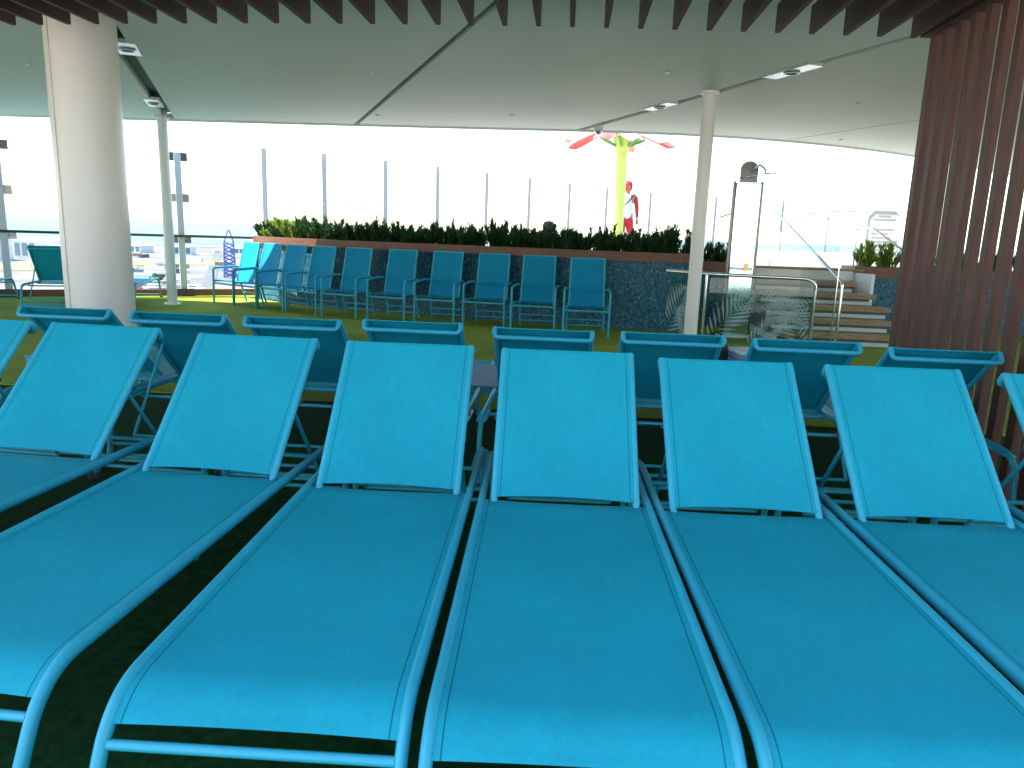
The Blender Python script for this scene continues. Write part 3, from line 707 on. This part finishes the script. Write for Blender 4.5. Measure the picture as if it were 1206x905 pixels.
# ------------------------------------------------------------------ glass balustrade with etched palm leaves
gb = thing('glass_balustrade', 'glass balustrade etched with palm leaves under a chrome handrail', 'balustrade', (0, 0, 0))
bp_ = [(1.36, 9.95), (1.78, 9.62), (3.02, 9.62), (3.14, 9.72)]
MB().tube(fillet([(1.30, 10.0, .95), (1.78, 9.62, .945), (3.0, 9.62, .93), (3.13, 9.68, .86), (3.13, 9.68, .0)], .07), .024, n=10).build('handrail', chrome, gb, 50)
panes = [((1.32, 10.02), (1.74, 9.66)), ((1.80, 9.62), (3.10, 9.62)), ((3.14, 9.70), (3.14, 10.35))]
def frond(m, bx, bz, ang, ln, rr):
    for k in range(13):
        t = k/12; cx = bx+math.cos(ang)*ln*t; cz = bz+math.sin(ang)*ln*t - .10*t*t*ln
        for s in (-1, 1):
            a2 = ang + s*(1.0-.55*t); l2 = ln*.42*math.sin(math.pi*min(.95, .18+.75*t))
            tx, tz = cx+math.cos(a2)*l2, cz+math.sin(a2)*l2
            nx, nz = -math.sin(a2)*.016, math.cos(a2)*.016; mx_, mz_ = cx*.5+tx*.5, cz*.5+tz*.5
            m.append([(cx, cz), (mx_+nx, mz_+nz), (tx, tz), (mx_-nx, mz_-nz)])
rr = random.Random(11)
for i, ((x0, y0), (x1, y1)) in enumerate(panes):
    L_ = math.hypot(x1-x0, y1-y0); m = Matrix.Translation((x0, y0, 0)) @ Matrix.Rotation(math.atan2(y1-y0, x1-x0), 4, 'Z')
    pn = MB().box((0, -.006, .05), (L_, .006, .90 if i else .92), m).build('pane', tglass, gb)
    qs = []
    for bx, bz, an, ln in (((.02, .10, 1.2, .75), (.4, .05, 1.9, .5)) if i == 0 else ((.05, .15, .9, .8), (.55, .08, .7, .55), (1.2, .1, 2.0, .7), (.3, .6, .1, .6), (.75, .75, -.6, .6), (1.25, .6, 3.4, .5)) if i == 1 else ((.3, .1, 1.5, .6),)):
        frond(qs, bx, bz, an, ln, rr)
    e = MB()
    for q_ in qs:
        q2 = [(min(L_-.01, max(.01, a)), min(.88, max(.06, b))) for a, b in q_]
        e.add([m @ Vector((a, -.0085, b)) for a, b in q2], [(0, 1, 2, 3)])
    eo = e.build('etched_leaf', etched, pn)
    for bx in (.12, L_-.12): MB().box((bx-.025, -.02, 0), (bx+.025, .02, .06), m).build('clamp', chrome, pn)
MB().tube([(1.76, 9.64, 0), (1.76, 9.64, .935)], .02, n=10).build('post', chrome, gb, 50)

# teak floor strip by the balustrade
tf = struct(MB().box((1.55, 7.0, .002), (3.2, 9.5, .012)).build('teak_floor', slotdark))
pk = MB().box((-.048, -1.25, 0), (.048, 1.25, .018)).mesh('plank', None, teakplank)
for k in range(16): link('plank', pk, tf, (1.60+.103*k, 8.25, .0125))

# shower
sh = thing('shower', 'mirror steel shower column with a curved head plate behind glass balustrade', 'shower', (2.47, 11.0, 0))
MB().box((-.17, -.075, .03), (.17, .075, 2.17)).build('panel', steel, sh, bevel=.012)
for s in (-1, 1): MB().tube([(s*.19, -.03, .0), (s*.19, -.03, 2.19)], .022, n=12).build('side_tube', darksteel, sh, 50)
arcp = [(-.12, 2.18), (-.12, 2.36)] + [(-.12*math.cos(a), 2.36+.11*math.sin(a)) for a in [math.pi*k/10 for k in range(1, 10)]] + [(.12, 2.36), (.12, 2.18)]
n = len(arcp); MB().add([(x, -.02, z) for x, z in arcp] + [(x, .02, z) for x, z in arcp], [tuple(range(n)), tuple(reversed(range(n, 2*n)))] + [(i, (i+1) % n, n+(i+1) % n, n+i) for i in range(n)]).build('head_plate', darksteel, sh)
MB().tube(fillet([(.03, -.02, 2.33), (.10, -.16, 2.42), (.17, -.2, 2.34), (.17, -.2, 2.30)], .05), .016, n=10).build('arm', chrome, sh, 50)
MB().cyl((.24, -.2), .12, 2.275, 2.297, 24).build('shower_head', chrome, sh, 40)
MB().tube([(-.1, -.076, 2.24), (.08, -.12, 2.27)], .012, n=8).build('spray_bar', chrome, sh, 50)
MB().cyl((.06, -.095), .03, .95, 1.06, 16).build('valve', mat('brass', (.7, .45, .2), .25, metal=1), sh, 40)
MB().cyl((-.02, -.0), .24, 0.001, .029, 28).build('base', white, sh, 40)

# ------------------------------------------------------------------ lime water-play umbrella and people on the upper deck
um = thing('parasol', 'red and pale petal parasol on a thick lime green pole', 'parasol', (1.05, 17.0, .95))
MB().cyl((0, 0), .125, 0, 2.6, 28).build('pole', limep, um, 40)
MB().cyl((0, 0), .13, 2.25, 2.55, 28, .22).build('collar', limep, um, 40)
MB().cyl((0, 0), .07, 2.55, 2.95, 16).build('mast', greenp, um, 40)
for k in range(6):
    a = k*math.pi/3+.3; MB().tube([(.12*math.cos(a), .12*math.sin(a), 2.35), (.5*math.cos(a), .5*math.sin(a), 2.52)], .03, n=8).build('bracket', greenp, um, 40)
for k in range(10):
    a0 = 2*math.pi*k/10; P = []
    for i in range(7):
        v = i/6; row = []
        for j in range(7):
            u = j/6*2-1; r_ = .1+1.22*v*(1-.12*u*u*v); a = a0+u*.30*(1-.55*v**3); row.append((r_*math.cos(a)-.16, r_*math.sin(a), 2.72-.33*v**1.4-.04*abs(u)*v))
        P.append(row)
    MB().sheet(P, .012).build('petal', (redp, whitef, peach, whitef, redp, whitef, peach, redp, whitef, peach)[k], um, 60)

def skin_obj(name, verts, edges, radii, m, parent, root=0, sub=2):
    me = bpy.data.meshes.new(name); me.from_pydata(verts, edges, []); me.update()
    o = bpy.data.objects.new(name, me); COL.objects.link(o); o.parent = parent
    o.modifiers.new('skin', 'SKIN')
    sv = me.skin_vertices
    if not sv: me.skin_vertices.new() if hasattr(me.skin_vertices, 'new') else None
    bm = bmesh.new(); bm.from_mesh(me); lay = bm.verts.layers.skin.verify(); bm.verts.ensure_lookup_table()
    for i, r in enumerate(radii):
        bm.verts[i][lay].radius = r if isinstance(r, tuple) else (r, r); bm.verts[i][lay].use_root = (i == root)
    bm.to_mesh(me); bm.free()
    s = o.modifiers.new('sub', 'SUBSURF'); s.levels = sub; s.render_levels = sub
    me.materials.append(m); return o
def person(label, loc, rz, J, shirt, sleeve, pants, hat, hair, group=None):
    p = thing('person', label, 'person', loc, rz, group)
    V = []; E = []; Rr = []
    def v(pt, r, par=None):
        V.append(tuple(pt)); Rr.append(r); i = len(V)-1
        if par is not None: E.append((par, i))
        return i
    pel = v(J['pelvis'], (.15, .11)); ch = v(J['chest'], (.155, .11), pel); ne = v(J['neck'], .055, ch); hd = v(J['head'], (.105, .12), ne); tp = v(Vector(J['top'])+Vector((0, 0, .03)), (.085, .1), hd)
    for s in ('l', 'r'):
        sh_ = v(J['sh'+s], .06, ch); el = v(J['el'+s], .043, sh_); wr = v(J['wr'+s], .028, el)
        hp = Vector(J['wr'+s]); dr = (hp-Vector(J['el'+s])).normalized(); sd_ = Vector((1, 0, 0)) if abs(dr.x) < .8 else Vector((0, 1, 0))
        pm_ = v(hp+dr*.07, (.038, .018), wr)
        for q_, ln in ((-.03, .07), (-.01, .085), (.01, .08), (.03, .065)): f1 = v(hp+dr*.11+sd_*q_, .010, pm_); v(hp+dr*(.11+ln*.9)+sd_*q_*1.1+Vector((0, -.015, 0)), .008, f1)
        th = v(hp+dr*.06+sd_*.045, .011, pm_); v(hp+dr*.10+sd_*.06, .009, th)
        hi_ = v(J['hi'+s], .095, pel); kn = v(J['kn'+s], .058, hi_); an = v(J['an'+s], .038, kn); v(J['to'+s], .035, an)
    skin_obj('body', V, E, Rr, skinm, p)
    g = lambda k, f=1.0: Vector(J[k])
    skin_obj('shirt', [g('pelvis')-Vector((0, 0, .14)), g('chest'), g('neck')+Vector((0, 0, .02))], [(0, 1), (1, 2)], [(.17, .13), (.18, .135), (.08, .075)], shirt, p)
    for s in ('l', 'r'):
        skin_obj('sleeve', [g('sh'+s), g('el'+s), g('wr'+s)], [(0, 1), (1, 2)], [.075, .055, .042], sleeve, p)
        skin_obj('trouser_leg', [g('pelvis')*.4+g('hi'+s)*.6, g('hi'+s)*.35+g('kn'+s)*.65, g('kn'+s)], [(0, 1), (1, 2)], [.125, .095, .09], pants, p)
        skin_obj('shoe', [g('an'+s)+Vector((0, 0, -.02)), g('to'+s)], [(0, 1)], [.05, .045], blackf, p)
    h = g('head')*.45+g('top')*.55
    skin_obj('cap' if hat else 'hair', [h+Vector((0, .06, -.20)), h+Vector((0, .025, .0)), h+Vector((0, .015, .10))], [(0, 1), (1, 2)], [(.12, .13), (.145, .155), (.10, .11)], hat or hair, p)
    # face
    f = g('head'); fy = -.082
    fm = MB(); fm.tube([f+Vector((0, fy+.0, .045)), f+Vector((0, fy-.022, .01)), f+Vector((0, fy, -.004))], .012, n=6); fm.build('nose', skinm, p, 60)
    for s in (-1, 1):
        MB().tube([f+Vector((s*.03, fy-.0, .045)), f+Vector((s*.03, fy-.006, .045))], .010, n=8).build('eye', hairm, p)
        MB().tube([f+Vector((s*.076, .0, .0)), f+Vector((s*.084, .01, .025)), f+Vector((s*.078, .012, .05))], .010, n=6).build('ear', skinm, p, 60)
    MB().tube([f+Vector((-.022, fy, -.035)), f+Vector((.022, fy, -.035))], .006, n=6).build('mouth', redm, p)
    return p
stand = dict(pelvis=(0, 0, .95), chest=(0, 0, 1.28), neck=(0, 0, 1.48), head=(0, -.01, 1.60), top=(0, 0, 1.72),
    shl=(-.19, 0, 1.42), ell=(-.26, 0, 1.14), wrl=(-.27, -.05, .88), shr=(.19, 0, 1.42), elr=(.27, .02, 1.14), wrr=(.26, -.05, .88),
    hil=(-.1, 0, .9), knl=(-.11, -.02, .50), anl=(-.11, .02, .09), tol=(-.12, -.13, .045), hir=(.1, 0, .9), knr=(.11, -.02, .50), anr=(.11, .02, .09), tor=(.13, -.13, .045))
pp = person('person standing in red hat, white vest with black strap and red sleeves', (1.34, 18.6, .952), R(15), stand, whitef, redm, redm, redm, None)
MB().tube([(-.19, -.14, 1.10), (-.02, -.165, 1.26), (.15, -.10, 1.44)], .016, n=6).build('strap', blackf, pp, 60)
sit = dict(pelvis=(0, 0, .14), chest=(0, .06, .30), neck=(0, .06, .42), head=(0, .05, .53), top=(0, .05, .655),
    shl=(-.18, .06, .40), ell=(-.27, .10, .2), wrl=(-.28, -.1, .10), shr=(.18, .06, .40), elr=(.27, .10, .2), wrr=(.28, -.1, .10),
    hil=(-.1, -.02, .13), knl=(-.13, -.42, .24), anl=(-.12, -.78, .08), tol=(-.12, -.92, .10), hir=(.1, -.02, .13), knr=(.13, -.42, .24), anr=(.12, -.78, .08), tor=(.12, -.92, .10))
person('person sitting low behind the shrubs, only dark hair showing', (-.47, 15.9, .955), R(190), sit, blackf, blackf, bluefab, None, hairm)

# ------------------------------------------------------------------ harbour below the railing
def on(px, py): return at_z(px, py, SEA+.3)
def building(px, py, wpx, h, dep, rz, label, floors, bays):
    p = on(px, py); dist = p.y; w_ = wpx*dist/FPX
    b = thing('harbour_building', label, 'building', (p.x, p.y, SEA), rz, 'buildings at the harbour')
    MB().box((-w_/2, 0, 0), (w_/2, dep, h)).build('wall', bwall, b); MB().box((-w_/2-.4, -.4, h+.01), (w_/2+.4, dep+.4, h+.6)).build('roof', bwall, b)
    for f in range(floors):
        for k in range(bays):
            x0 = -w_/2+w_*(k+.15)/bays; x1 = -w_/2+w_*(k+.85)/bays; z0 = h*(f+.15)/floors; z1 = h*(f+.9)/floors
            MB().box((x0, -.12, z0), (x1, -.02, z1)).build('window', bglass, b)
building(30, 304, 26, 12, 14, R(8), 'white harbour building with three tall bluish windows', 1, 3)
building(62, 306, 30, 10, 14, R(8), 'white harbour building with two rows of small windows', 2, 6)
building(-20, 306, 40, 14, 16, R(8), 'long white harbour building with a band of windows', 2, 8)
building(150, 297, 34, 6, 20, R(-5), 'low white harbour shed with a row of openings', 1, 5)
building(215, 300, 20, 7, 14, R(10), 'small white harbour house with one row of windows', 1, 3)
building(290, 299, 40, 5, 14, R(4), 'long low white harbour shed near the blue tower', 1, 7)
def boat(px, py, ln, rz, dark):
    p = on(px, py); b = thing('boat', 'dark hulled small motor boat laid up on the quay' if dark else 'white small motor boat laid up on the quay', 'boat', (p.x, p.y, SEA), rz, 'dark boats on the quay' if dark else 'white boats on the quay')
    W_ = ln*.16; secs = [(-.5, .8), (-.2, 1), (.2, .9), (.4, .5), (.5, .05)]
    vs = []
    for t, k in secs: vs += [(t*ln, -W_*k, 1.5+.5*max(0, t)), (t*ln*.95, -W_*k*.5, .2), (t*ln*.95, W_*k*.5, .2), (t*ln, W_*k, 1.5+.5*max(0, t))]
    fs = []
    for i in range(len(secs)-1):
        for j in range(3): fs.append((i*4+j, i*4+j+1, i*4+j+5, i*4+j+4))
        fs.append((i*4+3, i*4, i*4+4, i*4+7))
    fs += [(0, 1, 2, 3), tuple(len(vs)-4+i for i in range(4))]
    MB().add(vs, fs).build('hull', hulld if dark else hullw, b); MB().box((-ln*.25, -W_*.6, 1.5), (ln*.08, W_*.6, 2.9)).build('cabin', hullw, b, bevel=.2)
    MB().box((-ln*.2, -W_*.62, 2.1), (ln*.085, W_*.62, 2.6)).build('window', bglass, b); MB().tube([(-.1*ln, 0, 2.9), (-.1*ln, 0, 6)], .08, n=5).build('mast', hullw, b)
rb = random.Random(21)
for k in range(16):
    boat(rb.choice([rb.uniform(145, 232), rb.uniform(262, 300)]), rb.uniform(318, 344), rb.uniform(7, 11), rb.uniform(-.6, .6), k % 3 == 0)
for k in range(18):
    px, py = rb.uniform(20, 300), rb.uniform(296, 322); p = on(px, py); m_, n_ = rb.choice([(asphalt, 'grey'), (sandm, 'tan'), (bwall, 'white'), (hullw, 'white')])
    c = thing('shipping_container', '%s shipping container standing on the harbour quay' % n_, 'container', (p.x, p.y, SEA), rb.choice((.1, 1.6)), '%s containers on the quay' % n_)
    MB().box((-6, -1.2, .1), (6, 1.2, 2.7)).build('shell', m_, c); MB().box((6.001, -1.1, .2), (6.06, 1.1, 2.6)).build('door', hulld, c)
def car(px, py, m, lab, rz):
    p = on(px, py); c = thing('parked_car', lab, 'car', (p.x, p.y, SEA), rz, lab + 's')
    MB().box((-2.1, -.85, .3), (2.1, .85, .95)).build('body', m, c, bevel=.12); MB().box((-1.2, -.75, .955), (1.0, .75, 1.45)).build('cabin', bglass, c, bevel=.15)
    for sx in (-1, 1):
        for sy in (-1, 1): MB().tube([(sx*1.3, sy*.87, .32), (sx*1.3, sy*.7, .32)], .32, n=10).build('wheel', rubber, c)
for k in range(14):
    m_, l_ = rb.choice([(cargrey, 'grey car parked at the harbour'), (hullw, 'white car parked at the harbour'), (carred, 'dark red car parked at the harbour')])
    car(rb.uniform(60, 230), rb.uniform(322, 346), m_, l_, rb.uniform(-.3, .3))
tl = thing('lattice_tower', 'blue steel lattice tower at the harbour', 'tower', (*on(271, 326).to_2d(), SEA), .4)
H_ = 26
for sx in (-1, 1):
    for sy in (-1, 1): MB().tube([(sx*3.0, sy*3.0, 0), (sx*2.4, sy*2.4, H_*.75), (sx*.3, sy*.3, H_)], .45, n=6).build('leg', bluep, tl)
for k in range(9):
    z0, z1 = H_*.75*k/9, H_*.75*(k+1)/9; a = 3.0-.6*k/9; b = 3.0-.6*(k+1)/9
    for s in (-1, 1):
        for d in ((-1, 1), (1, -1)): MB().tube([(d[0]*a, s*a, z0), (d[1]*b, s*b, z1)], .28, n=5).build('brace', bluep, tl)
def crown_tree(px, py, h, label, group, far=None):
    p = far if far else on(px, py); t = thing('tree', label, 'tree', (p.x, p.y, SEA), rb.uniform(0, 6), group)
    MB().tube([(0, 0, 0), (.1*h, 0, h*.5), (.05*h, .05*h, h*.8)], .05*h, n=6, rad=[1, .7, .3]).build('trunk', stemm, t)
    m = MB()
    for k in range(260):
        v = Vector((rb.gauss(0, 1), rb.gauss(0, 1), rb.gauss(0, .8))).normalized()*rb.random()**.4; c = Vector((v.x*.45*h, v.y*.45*h, h*.68+v.z*.32*h)); a = Vector((rb.gauss(0,1), rb.gauss(0,1), rb.gauss(0,1))).normalized()*h*.07; b = a.cross(Vector((rb.gauss(0,1), rb.gauss(0,1), rb.gauss(0,1)))).normalized()*h*.06
        m.add([c-a, c+b, c+a, c-b], [(0, 1, 2, 3)])
    m.build('crown', leafd, t)
for px, py, h in ((186, 331, 4), (189, 333, 3.5), (183, 329, 3.5), (192, 329, 3), (179, 332, 3), (100, 312, 3)): crown_tree(px, py, h, 'small dark tree on the harbour quay', 'trees on the harbour quay')
for k in range(26): crown_tree(870+rb.uniform(0, 260), 0, rb.uniform(6, 10), 'distant green tree on the far shore', 'trees on the far shore', at_z(880+k*9, 303+k*.28+rb.uniform(-2, 4), SEA+.5))
